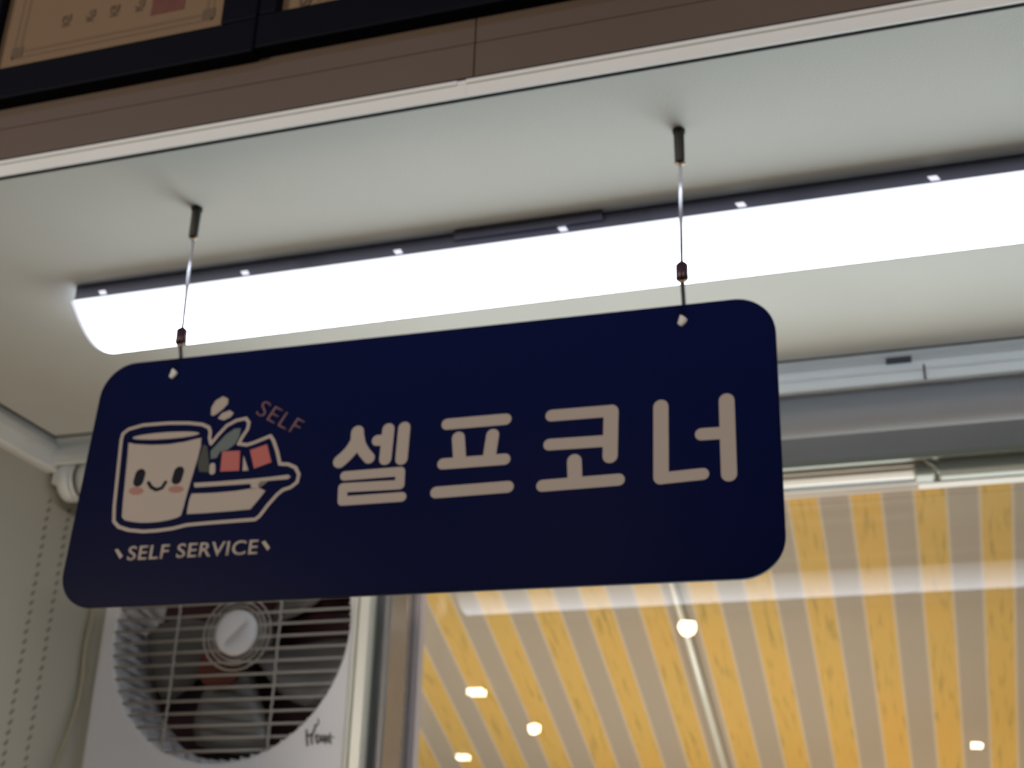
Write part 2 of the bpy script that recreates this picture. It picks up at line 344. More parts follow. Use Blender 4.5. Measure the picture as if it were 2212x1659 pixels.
# trims
bm = bmesh.new()
prof = [(1.257, 0.998), (1.257, 1.0160), (1.2585, 1.0168), (1.255, 1.0178), (1.255, 1.0235), (1.2595, 1.0245), (1.2595, 1.0), (1.2595, 0.998)]
extrude_profile(bm, prof, 'x', -1.81, -0.4865)
extrude_profile(bm, prof, 'x', -0.4735, 4.2)
prof2 = [(1.2565, 0.998), (1.2565, 1.0163), (1.2575, 1.0170), (1.2563, 1.0178), (1.2563, 1.0232), (1.2595, 1.0240), (1.2595, 0.998)]
extrude_profile(bm, prof2, 'x', -0.4865, -0.4735)
struct(link('trim_1', bm, M['trim']))
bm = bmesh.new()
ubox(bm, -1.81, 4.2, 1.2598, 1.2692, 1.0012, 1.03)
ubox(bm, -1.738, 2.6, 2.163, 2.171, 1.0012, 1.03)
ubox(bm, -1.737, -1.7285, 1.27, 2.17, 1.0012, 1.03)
struct(link('gap_shade_strips', bm, M['dark']))  # dark strips set in the trim gaps in place of their shade
# crown / curtain-box board along the window side
bm = bmesh.new()
prof = [(2.172, 1.03), (2.172, 0.9945), (2.187, 0.985), (2.190, 0.976), (2.176, 0.970), (2.174, 0.963), (2.1765, 0.962), (2.1765, 0.951), (2.1740, 0.9495), (2.1745, 0.943), (2.181, 0.9405), (2.195, 0.941), (2.195, 1.13), (2.172, 1.13)]
extrude_profile(bm, prof, 'x', -1.735, 2.6)
struct(link('trim_2', bm, M['trim']))
bm = bmesh.new(); ubox(bm, 0.008, 0.052, 2.176, 2.186, 0.9835, 0.9925)
M['clip_grey'] = mat('dark_grey_clip', (0.07, 0.07, 0.09), 0.6)
link('trim_clip', bm, M['clip_grey'], bpy.data.objects['trim_2'])
bm = bmesh.new(); ubox(bm, 0.070, 0.073, 2.170, 2.180, 0.9425, 0.9705)
link('trim_joint', bm, M['clip_grey'], bpy.data.objects['trim_2'])
# crown along the left wall
bm = bmesh.new()
prof = [(-1.738, 1.03), (-1.738, 0.993), (-1.735, 0.985), (-1.7345, 0.964), (-1.7372, 0.9625), (-1.7360, 0.960), (-1.7350, 0.934), (-1.740, 0.930), (-1.76, 0.930), (-1.76, 1.03)]
extrude_profile(bm, prof, 'y', 1.265, 2.20)
struct(link('trim_3', bm, M['trim']))

# ------------------------------------------------------------ window
win = bpy.data.objects.new('window_1', None); COL.objects.link(win); win.location = V(0.75, 2.5, -1.0); struct(win)
def wpart(name, mt, boxes, bev=0.0, par=None):
    bm = bmesh.new()
    for bx in boxes: ubox(bm, *bx)
    o = link(name, bm, M[mt], par or win)
    if bev: bevel(o, bev)
    return o
XR = 2.58
wpart('head_lip', 'green_white', [(-1.76, XR, 2.43, 2.445, 0.8900, 0.9008), (-1.76, XR, 2.445, 2.64, 0.8995, 0.9008)])
bm = bmesh.new()
extrude_profile(bm, [(2.455, 0.8985), (2.4565, 0.8885), (2.4535, 0.8870), (2.4545, 0.8850), (2.458, 0.8835), (2.464, 0.8765), (2.478, 0.8715), (2.490, 0.8700), (2.490, 0.8985)], 'x', -1.03, 0.060)
link('sash_top_rail', bm, M['beige_metal'], win)
wpart('track_recess', 'slot', [(-1.03, 0.045, 2.500, 2.540, 0.880, 0.8985)])
bm = bmesh.new()
extrude_profile(bm, [(2.545, 0.8985), (2.545, 0.8890), (2.556, 0.8825), (2.560, 0.8825), (2.573, 0.8755), (2.580, 0.8770), (2.606, 0.8985)], 'x', -1.03, XR)
link('head_sill', bm, M['pale_frame'], win)
wpart('track_cover', 'green_white', [(0.086, XR, 2.448, 2.475, 0.8560, 0.8985)], 0.002)
wpart('inner_track', 'beige_metal', [(0.045, XR, 2.495, 2.53, 0.8600, 0.8985)], 0.0015)
lt_ = wpart('latch_block', 'green_white', [(0.040, 0.078, 2.452, 2.50, 0.862, 0.884)], 0.003)
bm = bmesh.new()
tube(bm, smooth_pts([V(0.060, 2.445, 0.894), V(0.066, 2.443, 0.884), V(0.078, 2.447, 0.877), V(0.086, 2.450, 0.862)]), 0.0018, 8)
link('latch_spring', bm, M['trim'], win, True)
# left jamb and the stile of the sash
bm = bmesh.new()
prof = [(-1.1085, 2.60), (-1.1085, 2.425), (-1.105, 2.415), (-1.098, 2.414), (-1.0955, 2.421), (-1.0930, 2.421), (-1.0905, 2.412), (-1.070, 2.412), (-1.0645, 2.420), (-1.0645, 2.60)]
extrude_profile(bm, prof, 'z', -1.0, 0.890)
link('jamb', bm, M['cream'], win)
bm = bmesh.new(); ubox(bm, -1.0645, -1.060, 2.435, 2.60, -1.0, 0.890); link('jamb_gap', bm, M['slot'], win)
bm = bmesh.new()
prof = [(-1.060, 2.45), (-1.041, 2.447), (-1.037, 2.452), (-1.0335, 2.49), (-1.0300, 2.52), (-1.0315, 2.555), (-1.0315, 2.60), (-1.060, 2.60)]
extrude_profile(bm, prof, 'z', -1.0, 0.875)
link('sash_stile', bm, M['stile'], win)
bm = bmesh.new(); ubox(bm, -1.0315, -1.018, 2.572, 2.60, -1.0, 0.875); link('gasket', bm, M['gasket'], win)
wpart('sash_bottom_rail', 'beige_metal', [(-1.03, XR, 2.46, 2.60, -1.0, -0.94)], 0.002)
wpart('right_jamb', 'cream', [(XR - 0.04, XR, 2.42, 2.60, -0.94, 0.855)], 0.002)
bm = bmesh.new(); ubox(bm, -1.025, XR - 0.04, 2.614, 2.622, -0.94, 0.875); link('window_pane', bm, M['glass'], win)

# ------------------------------------------------------------ striped awning outside
aw = thing('striped_awning', 'orange and grey striped fabric awning sloping away outside the window', 'awning', V(-0.3, 2.65, 1.14))
tanA = math.tan(math.radians(24.64))
def az(y, d=0.0): return 1.3 - tanA * (y - 2.3) + d
bm = bmesh.new()
ny = 24
rows = []
for k in range(ny + 1):
    y = 2.65 + (4.15 - 2.65) * k / ny
    rows.append([bm.verts.new(V(x, y, az(y))) for x in (-2.5, 1.3)] + [bm.verts.new(V(x, y, az(y, 0.004))) for x in (-2.5, 1.3)])
for k in range(ny):
    a, b = rows[k], rows[k+1]
    bm.faces.new((a[0], a[1], b[1], b[0])); bm.faces.new((a[2], b[2], b[3], a[3]))
    bm.faces.new((a[0], b[0], b[2], a[2])); bm.faces.new((a[1], a[3], b[3], b[1]))
bm.faces.new((rows[0][0], rows[0][2], rows[0][3], rows[0][1])); bm.faces.new((rows[-1][0], rows[-1][1], rows[-1][3], rows[-1][2]))
fab = link('fabric', bm, M['awning'], aw)
bm = bmesh.new(); tube(bm, [V(-0.575, 2.66, az(2.66, -0.016)), V(-0.567, 4.13, az(4.13, -0.016))], 0.0125 * S, 16); pp = link('support_pipe', bm, M['pipe'], aw, True); pp['label'] = 'pale grey steel pipe under the stripes'
bm = bmesh.new(); tube(bm, [V(-2.5, 4.14, az(4.14, -0.02)), V(1.3, 4.14, az(4.14, -0.02))], 0.018 * S, 16); link('front_bar', bm, M['pipe'], aw, True)
sbox('floor_2', -6, 6, 2.80, 12, -2.56, -2.51, mt='pave')

# ------------------------------------------------------------ tube light on the low ceiling
tl_ = thing('ceiling_tube_light', 'long white LED batten light glowing blue-white under the low ceiling', 'ceiling light', V(0.35, 1.665, 1.0))
bm = bmesh.new(); ubox(bm, -1.272, 1.95, 1.577, 1.753, 0.9722, 0.9998); bevel(link('housing', bm, M['metal_paint'], tl_), 0.001)
bm = bmesh.new()
NP = 28
def dprof(s, drop=0.0):
    out = []
    for k in range(NP + 1):
        t = math.pi * k / NP
        c, q = math.cos(t), math.sin(t)
        y = 1.665 - 0.090 * s * c
        z = 0.9722 - 0.0480 * s * (1 - c * c) ** 1.15
        out.append((y, z))
    return out
xs = [(-1.281, 0.90), (-1.278, 0.965), (-1.270, 1.0), (1.95, 1.0), (1.958, 0.965), (1.961, 0.90)]
rings = [[bm.verts.new(V(x, *p)) for p in dprof(s)] for x, s in xs]
for i in range(len(xs) - 1):
    for k in range(NP): bm.faces.new((rings[i][k], rings[i][k+1], rings[i+1][k+1], rings[i+1][k])).material_index = 1 if i in (0, 1, 3, 4) else 0
    bm.faces.new((rings[i][0], rings[i+1][0], rings[i+1][-1], rings[i][-1]))
bm.faces.new(rings[0]).material_index = 1; bm.faces.new(rings[-1][::-1]).material_index = 1
M['lit_end'] = mat('lit_diffuser_end', (0.8, 0.8, 0.85), 0.4, emit=(0.70, 0.80, 1.0), estr=0.75)
df = link('diffuser', bm, [M['diffuser'], M['lit_end']], tl_); df['label'] = 'glowing blue-white diffuser'
for p in df.data.polygons: p.use_smooth = len(p.vertices) == 4 and abs(p.normal.x) < 0.5 and p.normal.z < 0.3
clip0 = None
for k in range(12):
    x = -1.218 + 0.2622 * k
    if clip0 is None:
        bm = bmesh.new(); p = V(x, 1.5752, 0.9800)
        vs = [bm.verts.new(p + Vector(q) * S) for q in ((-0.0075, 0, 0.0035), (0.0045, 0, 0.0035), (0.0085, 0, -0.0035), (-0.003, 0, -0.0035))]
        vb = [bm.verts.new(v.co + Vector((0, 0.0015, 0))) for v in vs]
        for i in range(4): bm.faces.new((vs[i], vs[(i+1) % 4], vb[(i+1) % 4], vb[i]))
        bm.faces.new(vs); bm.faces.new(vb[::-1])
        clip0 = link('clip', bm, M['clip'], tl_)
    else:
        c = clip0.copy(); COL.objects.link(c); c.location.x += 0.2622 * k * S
bm = bmesh.new(); ubox(bm, -0.60, -0.37, 1.570, 1.577, 0.984, 0.9998); link('wiring_cover', bm, M['metal_paint'], tl_)

# ------------------------------------------------------------ rolled blind in the curtain box
rb = thing('roller_blind', 'rolled-up grey blind tucked in the curtain box above the window', 'blind', V(0.4, 2.23, 0.917))
bm = bmesh.new(); tube(bm, [V(-1.700, 2.23, 0.917), V(2.55, 2.23, 0.917)], 0.0405 * S, 32); link('blind_roll', bm, M['roll'], rb, True)
bm = bmesh.new()
tube(bm, [V(-1.728, 2.23, 0.917), V(-1.724, 2.23, 0.917), V(-1.706, 2.23, 0.917), V(-1.700, 2.23, 0.917)], [0.040*S, 0.0445*S, 0.0445*S, 0.042*S], 32)
tube(bm, [V(-1.697, 2.23, 0.917), V(-1.688, 2.23, 0.917)], 0.0435*S, 32)
tube(bm, [V(-1.676, 2.23, 0.917), V(-1.640, 2.23, 0.917)], 0.0432*S, 32)
e_ = link('end_cap', bm, M['trim'], rb, True); e_['label'] = 'round cream end of the roll'
bm = bmesh.new(); ubox(bm, -1.745, -1.728, 2.20, 2.26, 0.905, 1.12); link('bracket', bm, M['trim'], rb)

# ------------------------------------------------------------ ventilation fan
fan = thing('ventilation_fan', 'square grey box fan with round wire-guarded opening beside the window', 'fan', V(-1.4175, 2.44, 0.31))
CX, CZ, RO = -1.405, 0.6265, 0.2835
bm = bmesh.new()
x0, x1, z0, z1 = -1.7255, -1.1095, 0.295, 0.888
yf, yb = 2.430, 2.452
n = 96
def plate_ring(y, r):
    return [bm.verts.new(V(CX + r * math.cos(2*math.pi*k/n), y, CZ + r * math.sin(2*math.pi*k/n))) for k in range(n)]
def sq_ring(y, ins=0.0):
    out = []
    for k in range(n):
        t = 2*math.pi*k/n; c, s = math.cos(t), math.sin(t)
        X0, X1, Z0, Z1 = x0+ins-CX, x1-ins-CX, z0+ins-CZ, z1-ins-CZ
        sc = min((X1/c if c > 1e-6 else X0/c if c < -1e-6 else 9e9), (Z1/s if s > 1e-6 else Z0/s if s < -1e-6 else 9e9))
        out.append(bm.verts.new(V(CX + c*sc, y, CZ + s*sc)))
    return out
R1 = plate_ring(yf, RO + 0.004); R1b = plate_ring(yf + 0.006, RO); R2 = plate_ring(yb + 0.0, RO - 0.001)
Q1 = sq_ring(yf, 0.006); Q2 = sq_ring(yf + 0.005, 0.0); Q3 = sq_ring(yb, 0.0)
def strip(A, B):
    for k in range(n): bm.faces.new((A[k], A[(k+1) % n], B[(k+1) % n], B[k]))
strip(Q1, R1); strip(R1, R1b); strip(R1b, R2); strip(Q1, Q2); strip(Q2, Q3); strip(Q3, R2)
pl = link('face_plate', bm, M['plastic'], fan)
# duct behind with ribs
bm = bmesh.new()
def ring_tube(bm, r, ya, yb_, th=0.004, n=72):
    P = []
    for (rr, yy) in ((r, ya), (r, yb_), (r + th, yb_), (r + th, ya)):
        P.append([bm.verts.new(V(CX + rr*math.cos(2*math.pi*k/n), yy, CZ + rr*math.sin(2*math.pi*k/n))) for k in range(n)])
    for i in range(4):
        A, B = P[i], P[(i+1) % 4]
        for k in range(n): bm.faces.new((A[k], A[(k+1) % n], B[(k+1) % n], B[k]))
ring_tube(bm, RO - 0.0005, 2.452, 2.62)
for k in range(72):
    t = 2*math.pi*k/72
    c, s = math.cos(t), math.sin(t)
    ra, rb_ = RO - 0.0005, RO - 0.012
    q = []
    for (rr, dt, yy) in ((ra, 0, 2.456), (rb_, 0, 2.456), (rb_, 0.03, 2.54), (ra, 0.03, 2.54)):
        q.append(V(CX + rr*math.cos(t+dt), yy, CZ + rr*math.sin(t+dt)))
    nrm = (q[1]-q[0]).cross(q[3]-q[0]).normalized() * 0.0009
    A = [bm.verts.new(v - nrm) for v in q]; B = [bm.verts.new(v + nrm) for v in q]
    for i in range(4): bm.faces.new((A[i], A[(i+1) % 4], B[(i+1) % 4], B[i]))
    bm.faces.new(A[::-1]); bm.faces.new(B)
link('duct_ring', bm, M['plastic'], fan)
# blades
HX, HZ = -1.385, 0.615
def blade(a0):
    bm = bmesh.new()
    rows = []
    for i in range(9):
        f = i / 8; r = 0.045 + f * 0.205
        wdt = 0.42 + 0.20 * math.sin(f * math.pi * 0.8)
        row = []
        for j in range(7):
            g = j / 6 - 0.5
            a = a0 + g * wdt * (1.25 - 0.25 * f) * 1.25 + f * 0.25
            if i == 8: a = a0 + g * wdt * 0.9 * 1.25 + f * 0.25
            y = 2.525 + g * 0.055 * (1 - 0.3 * f)
            row.append((V(CX + r*math.cos(a), y, CZ + r*math.sin(a)), V(CX + r*math.cos(a), y + 0.004, CZ + r*math.sin(a))))
        rows.append([(bm.verts.new(p), bm.verts.new(q)) for p, q in row])
    for i in range(8):
        for j in range(6):
            for s in (0, 1):
                f4 = (rows[i][j][s], rows[i][j+1][s], rows[i+1][j+1][s], rows[i+1][j][s])
                bm.faces.new(f4 if s == 0 else f4[::-1])
    for i in range(8):
        for j in (0, 6): bm.faces.new((rows[i][j][0], rows[i+1][j][0], rows[i+1][j][1], rows[i][j][1]))
    for j in range(6):
        for i in (0, 8): bm.faces.new((rows[i][j][0], rows[i][j+1][0], rows[i][j+1][1], rows[i][j][1]))
    return bm
for k in range(5):
    link('blade', blade(math.radians(-108 + 72 * k)), M['blade'], fan, True)
bm = bmesh.new(); tube(bm, [V(CX, 2.49, CZ), V(CX, 2.495, CZ), V(CX, 2.56, CZ)], [0.040*S, 0.055*S, 0.058*S], 32); link('blade_hub', bm, M['blade'], fan, True)
# rear shutter
bm = bmesh.new()
for k in range(9):
    z = CZ - 0.27 + k * 0.0675
    A = [V(CX - 0.285, 2.585, z + 0.060), V(CX + 0.285, 2.585, z + 0.060), V(CX + 0.285, 2.605, z - 0.008), V(CX - 0.285, 2.605, z - 0.008)]
    a_ = [bm.verts.new(v) for v in A]; b_ = [bm.verts.new(v + Vector((0, 0.002, 0))) for v in A]
    for i in range(4): bm.faces.new((a_[i], a_[(i+1) % 4], b_[(i+1) % 4], b_[i]))
    bm.faces.new(a_[::-1]); bm.faces.new(b_)
link('rear_shutter', bm, M['shutter'], fan)
bm = bmesh.new(); ubox(bm, CX-0.30, CX+0.295, 2.622, 2.632, CZ-0.30, CZ+0.265); link('back_plate', bm, M['art_navy'], fan)
# wire guard
bm = bmesh.new()
k = -11
while k <= 11:
    z = CZ + 0.0045 + k * 0.0262
    h = z - CZ
    if abs(h) < RO - 0.003:
        hw = math.sqrt(RO**2 - h*h) + 0.003
        tube(bm, [V(CX - hw, 2.4345, z), V(CX + hw, 2.4345, z)], 0.0030 * S, 8)
    k += 1
link('wire_guard', bm, M['wire'], fan, True)
for xv in (-1.5294, -1.2827):
    bm = bmesh.new(); hv = math.sqrt(RO**2 - (xv-CX)**2) + 0.002
    pts = [V(xv + 0.0012*math.sin(i*2.4), 2.4285, CZ - hv + 2*hv*i/60) for i in range(61)]
    tube(bm, pts, 0.0026 * S, 8); link('guard_stay', bm, M['wire'], fan, True)
# centre medallion with rings
bm = bmesh.new()
tube(bm, [V(HX, 2.424, HZ), V(HX, 2.4225, HZ), V(HX, 2.426, HZ), V(HX, 2.438, HZ)], [0.030*S, 0.042*S, 0.0495*S, 0.050*S], 40)
link('centre_cap', bm, M['plastic'], fan, True)
bm = bmesh.new()
for rr in (0.058, 0.068, 0.080):
    tube(bm, [V(HX + rr*math.cos(2*math.pi*i/48), 2.4325, HZ + rr*math.sin(2*math.pi*i/48)) for i in range(49)], 0.0022*S, 6)
link('centre_rings', bm, M['wire'], fan, True)
# red disc glimpsed through the guard
bm = bmesh.new(); tube(bm, [V(-1.458, 2.497, 0.562), V(-1.458, 2.500, 0.562), V(-1.458, 2.51, 0.562)], [0.036*S, 0.052*S, 0.052*S], 24); link('red_disc', bm, M['red'], fan)
# brand-like script on the plate: short handwriting strokes
bm = bmesh.new()
def wstroke(pts, r):
    tube(bm, smooth_pts([V(-1.1985 + p[0]*0.0645, 2.4292, 0.377 + p[1]*0.0300) for p in pts], 5), r * S, 6)
wstroke([(0.00, 1.0), (0.03, 0.5), (0.08, -0.1)], 0.0022)
wstroke([(0.04, 0.62), (0.14, 0.62), (0.22, 0.75)], 0.0020)
wstroke([(0.30, 1.35), (0.27, 0.95), (0.20, 0.5), (0.24, 0.0)], 0.0022)
wstroke([(0.33, 1.2), (0.40, 1.45), (0.36, 1.7)], 0.0014)
wstroke([(0.38, 0.70), (0.36, 0.35), (0.42, 0.05)], 0.0020)
wstroke([(0.45, 0.05), (0.50, 0.5), (0.56, 0.15), (0.62, 0.5), (0.68, 0.05), (0.73, 0.5), (0.80, 0.05)], 0.0016)
wstroke([(0.83, 0.75), (0.84, 0.35), (0.90, 0.0)], 0.0016)
wstroke([(0.30, 0.52), (0.60, 0.58), (0.99, 0.42)], 0.0012)
link('logo', bm, M['logo'], fan, True)

# ------------------------------------------------------------ power cable down the corner
bm = bmesh.new()
pts = smooth_pts([V(-1.748, 2.420, 0.99), V(-1.747, 2.415, 0.85), V(-1.748, 2.412, 0.75), V(-1.748, 2.420, 0.671), V(-1.746, 2.412, 0.595), V(-1.746, 2.418, 0.495), V(-1.746, 2.395, 0.40), V(-1.746, 2.372, 0.333), V(-1.746, 2.33, 0.22), V(-1.746, 2.33, 0.0), V(-1.746, 2.34, -0.8)], 8)
tube(bm, pts, 0.0055 * S, 10)
pc = tag(link('power_cable', bm, M['cable'], None, True), 'cream power cable hanging down the left wall beside the fan', 'cable')

# ------------------------------------------------------------ framed certificates on the bulkhead
def certificate(px0, px1, pz0, h, label, kind, tilt):
    root = thing('framed_certificate', label, 'picture frame', V((px0+px1)/2, 1.2595, pz0 - 0.056), 'certificates in dark frames on the brown bulkhead')
    t = 0.0585 if kind == 1 else 0.0280
    t2 = 0.0575; tb = 0.058
    bm = bmesh.new()
    y0, y1 = 1.2360, 1.2598
    X0, X1, Z0, Z1 = px0 - t, px1 + t2, pz0 - tb, pz0 + h + tb
    for bx in ((X0, X1, Z0, pz0), (X0, X1, pz0 + h, Z1), (X0, px0, pz0, pz0 + h), (px1, X1, pz0, pz0 + h)):
        ubox(bm, bx[0], bx[1], y0, y1, bx[2], bx[3])
    bevel(link('frame', bm, M['frame'], root), 0.002)
    bm = bmesh.new(); ubox(bm, px0 - 0.004, px1 + 0.004, 1.2520, 1.2535, pz0 - 0.004, pz0 + h + 0.004)
    pa = link('paper', bm, M['paper'], root)
    yy0, yy1 = 1.2515, 1.2520
    if kind == 1:
        bm = bmesh.new()
        for ins, th in ((0.026, 0.003), (0.036, 0.0045)):
            a0, a1, c0, c1 = px0+ins, px1-ins*0.9, pz0+ins, pz0+h-ins
            ubox(bm, a0, a1, yy0, yy1, c0, c0+th); ubox(bm, a0, a1, yy0, yy1, c1-th, c1)
            ubox(bm, a0, a0+th, yy0, yy1, c0, c1); ubox(bm, a1-th, a1, yy0, yy1, c0, c1)
        link('border', bm, M['ink'], pa)
        for cx_, cz_ in ((px0+0.034, pz0+0.038), (px1-0.031, pz0+0.038), (px0+0.034, pz0+h-0.038), (px1-0.031, pz0+h-0.038)):
            bm = bmesh.new(); ubox(bm, cx_-0.010, cx_+0.010, 1.2510, 1.2520, cz_-0.009, cz_+0.009)
            link('corner_mark', bm, M['ink_dark'], pa)
        for cx_ in (-1.115, -1.073, -1.032, -0.989):
            bm = bmesh.new()
            cz_ = 1.2595
            sx_ = 1 if cx_ in (-1.115, -1.032) else -0.9
            for (ax, az_, bx_, bz_) in ((-0.9*sx_, 0.75, 0.2*sx_, 0.8), (-0.3, 0.9*sx_, -0.8, -0.1), (-0.3, 0.5, 0.3, 0.0), (0.8, 1.0, 0.8, -0.2), (0.45, 0.4*sx_, 0.8, 0.4*sx_), (-0.7, -0.5, 0.8, -0.45), (0.0, -0.5, 0.05*sx_, -1.1), (-0.8*sx_, -1.1, 0.8*sx_, -1.05)):
                tube(bm, [V(cx_+ax*0.0085, 1.2517, cz_+az_*0.0095), V(cx_+bx_*0.0085, 1.2517, cz_+bz_*0.0095)], 0.0014*S, 6)
            link('written_character', bm, M['ink_dark'], pa)
        bm = bmesh.new(); ubox(bm, -0.968, -0.912, yy0, yy1, 1.2345, 1.292); link('seal', bm, M['seal'], pa)
    else:
        bm = bmesh.new()
        tube(bm, [V(-0.7165+0.0085*math.cos(a*math.pi/12), 1.2517, 1.2035+0.0085*math.sin(a*math.pi/12)) for a in range(25)], 0.0016*S, 6)
        tube(bm, smooth_pts([V(-0.724, 1.2517, 1.203), V(-0.719, 1.2517, 1.1995), V(-0.714, 1.2517, 1.205), V(-0.709, 1.2517, 1.203)], 4), 0.002*S, 6)
        link('emblem', bm, M['ink_dark'], pa)
        bm = bmesh.new()
        for k in range(9):
            x = -0.699 + 0.0125 * k
            ubox(bm, x, x + 0.009, yy0, yy1, 1.2050, 1.2068); ubox(bm, x + 0.003, x + 0.0045, yy0, yy1, 1.1985, 1.2125); ubox(bm, x, x + 0.008, yy0, yy1, 1.1990, 1.2005)
        link('caption_line', bm, M['ink'], pa)
    return root
certificate(-1.2270, -0.8385, 1.1780, 0.52, 'black framed certificate with red-brown seal, left of the two on the brown bulkhead', 1, 0)
certificate(-0.7515, -0.3000, 1.1820, 0.50, 'black framed certificate with small round emblem, right of the two on the brown bulkhead', 2, 0)

# ------------------------------------------------------------ hanging sign
sg = bpy.data.objects.new('hanging_sign', None); COL.objects.link(sg)
tag(sg, 'navy acrylic SELF SERVICE sign with white Korean letters hanging from the ceiling', 'sign')
ax = Vector((0.99990522, -0.0027, -0.0135)); up = Vector((0.01359188, 0.0375074, 0.99920391)); back = Vector((0.00219151, 0.9992927, -0.03754055))
mm = Matrix.Identity(4)
for i in range(3): mm[i][0] = ax[i]; mm[i][1] = back[i]; mm[i][2] = up[i]
mm.translation = V(-1.0593, 1.4073, 0.7523)
sg.matrix_basis = mm
FY = 0.0          # front face of the panel in sign coordinates
def spart(name, bm, mt, parent=None, smooth=False):
    me = bpy.data.meshes.new(name); bmesh.ops.recalc_face_normals(bm, faces=bm.faces); bm.to_mesh(me); bm.free(); me.materials.append(mt)
    if smooth:
        for p in me.polygons: p.use_smooth = True
    o = bpy.data.objects.new(name, me); COL.objects.link(o); o.parent = parent or sg
    return o
def prism(bm, pts, y0, y1):
    P = [(p[0]*0.001, -p[1]*0.001) for p in pts]
    A = [bm.verts.new((x, y0, z)) for x, z in P]; B = [bm.verts.new((x, y1, z)) for x, z in P]
    n = len(P)
    for i in range(n): bm.faces.new((A[i], A[(i+1) % n], B[(i+1) % n], B[i]))
    fa = bm.faces.new(A[::-1]); fb = bm.faces.new(B)
    bmesh.ops.triangulate(bm, faces=[fa, fb])
def capsule(bm, p, q, r, y0, y1):
    a = math.atan2(q[1]-p[1], q[0]-p[0]); pts = []
    for k in range(13): t = a - math.pi/2 + math.pi*k/12; pts.append((q[0]+r*math.cos(t), q[1]+r*math.sin(t)))
    for k in range(13): t = a + math.pi/2 + math.pi*k/12; pts.append((p[0]+r*math.cos(t), p[1]+r*math.sin(t)))
    prism(bm, pts, y0, y1)
STK = [0]
def strokes(bm, item, y0, y1):
    pts, r = item
    for i in range(len(pts)-1):
        STK[0] += 1
        capsule(bm, pts[i], pts[i+1], r, y0 - 0.000012 * (STK[0] % 7), y1)
WS, HS, RS = 603.3, 227.9, 32.0
pts = []
for cx_, cy_, a0 in ((WS-RS, RS, -90), (WS-RS, HS-RS, 0), (RS, HS-RS, 90), (RS, RS, 180)):
    for k in range(13):
        t = math.radians(a0 + 90*k/12); pts.append((cx_+RS*math.cos(t), cy_+RS*math.sin(t)))
bm = bmesh.new(); prism(bm, pts, FY, FY + 0.003); spart('panel', bm, M['acrylic'])
L1, L2, L3 = (-0.0004, 0.0), (-0.0007, -0.0004), (-0.0010, -0.0007)
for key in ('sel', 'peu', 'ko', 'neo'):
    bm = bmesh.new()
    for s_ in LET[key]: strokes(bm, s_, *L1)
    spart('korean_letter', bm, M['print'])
art = None
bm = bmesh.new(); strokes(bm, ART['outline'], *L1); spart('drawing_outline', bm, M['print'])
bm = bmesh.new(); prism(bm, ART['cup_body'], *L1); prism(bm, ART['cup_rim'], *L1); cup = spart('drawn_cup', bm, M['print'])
for e in ART['eyes']:
    bm = bmesh.new(); strokes(bm, e, *L2); spart('eye', bm, M['art_navy'], cup)
bm = bmesh.new(); strokes(bm, ART['smile'], *L2); spart('smile', bm, M['art_navy'], cup)
for e in ART['cheeks']:
    bm = bmesh.new(); prism(bm, e, *L2); spart('cheek', bm, M['art_blush'], cup)
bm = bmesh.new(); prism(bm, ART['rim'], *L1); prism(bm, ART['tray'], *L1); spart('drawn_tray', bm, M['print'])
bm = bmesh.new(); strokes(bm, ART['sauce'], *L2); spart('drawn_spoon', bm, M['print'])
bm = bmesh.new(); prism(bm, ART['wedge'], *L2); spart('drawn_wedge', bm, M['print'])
for e in ART['cubes']:
    bm = bmesh.new(); prism(bm, e, *L2); spart('drawn_cube', bm, M['art_red'])
bm = bmesh.new(); prism(bm, ART['leaf'], *L1); spart('drawn_leaf', bm, M['art_green'])
bm = bmesh.new(); prism(bm, ART['clump'], *L1); spart('drawn_herb', bm, M['art_dull'])
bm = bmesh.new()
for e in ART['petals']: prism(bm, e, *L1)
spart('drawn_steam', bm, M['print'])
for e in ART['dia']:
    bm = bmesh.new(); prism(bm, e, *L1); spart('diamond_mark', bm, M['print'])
def text_part(name, body, p0, p1, caph, mt, off=0.0, shear=0.0):
    cu = bpy.data.curves.new(name, 'FONT'); cu.body = body; cu.size = 1.0; cu.offset = off; cu.extrude = 0.0; cu.resolution_u = 6; cu.shear = shear; cu.space_character = 1.08
    tmp = bpy.data.objects.new('tmp', cu); COL.objects.link(tmp)
    dg = bpy.context.evaluated_depsgraph_get(); dg.update()
    me = bpy.data.meshes.new_from_object(tmp.evaluated_get(dg))
    bpy.data.objects.remove(tmp); bpy.data.curves.remove(cu)
    xs = [v.co.x for v in me.vertices]; ys = [v.co.y for v in me.vertices]
    x0, x1, y0, y1 = min(xs), max(xs), min(ys), max(ys)
    d = Vector((p1[0]-p0[0], -(p1[1]-p0[1]))) * 0.001; W = d.length; d.normalize(); nn = Vector((-d.y, d.x))
    bm = bmesh.new(); bm.from_mesh(me); bpy.data.meshes.remove(me)
    for v in bm.verts:
        a = (v.co.x-x0)/(x1-x0)*W; b = (v.co.y-y0)/(y1-y0)*caph*0.001
        v.co = Vector((p0[0]*0.001 + d.x*a + nn.x*b, -0.0004, -p0[1]*0.001 + d.y*a + nn.y*b))
    r = bmesh.ops.extrude_face_region(bm, geom=list(bm.faces))
    for e in r['geom']:
        if isinstance(e, bmesh.types.BMVert): e.co.y = -0.00001
    return spart(name, bm, mt)
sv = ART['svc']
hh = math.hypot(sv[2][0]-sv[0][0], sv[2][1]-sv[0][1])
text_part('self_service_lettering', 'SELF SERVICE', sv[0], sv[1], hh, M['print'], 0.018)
se = ART['self']
text_part('small_self_lettering', 'SELF', se[0], se[1], 14.5, M['art_mauve'], -0.006)

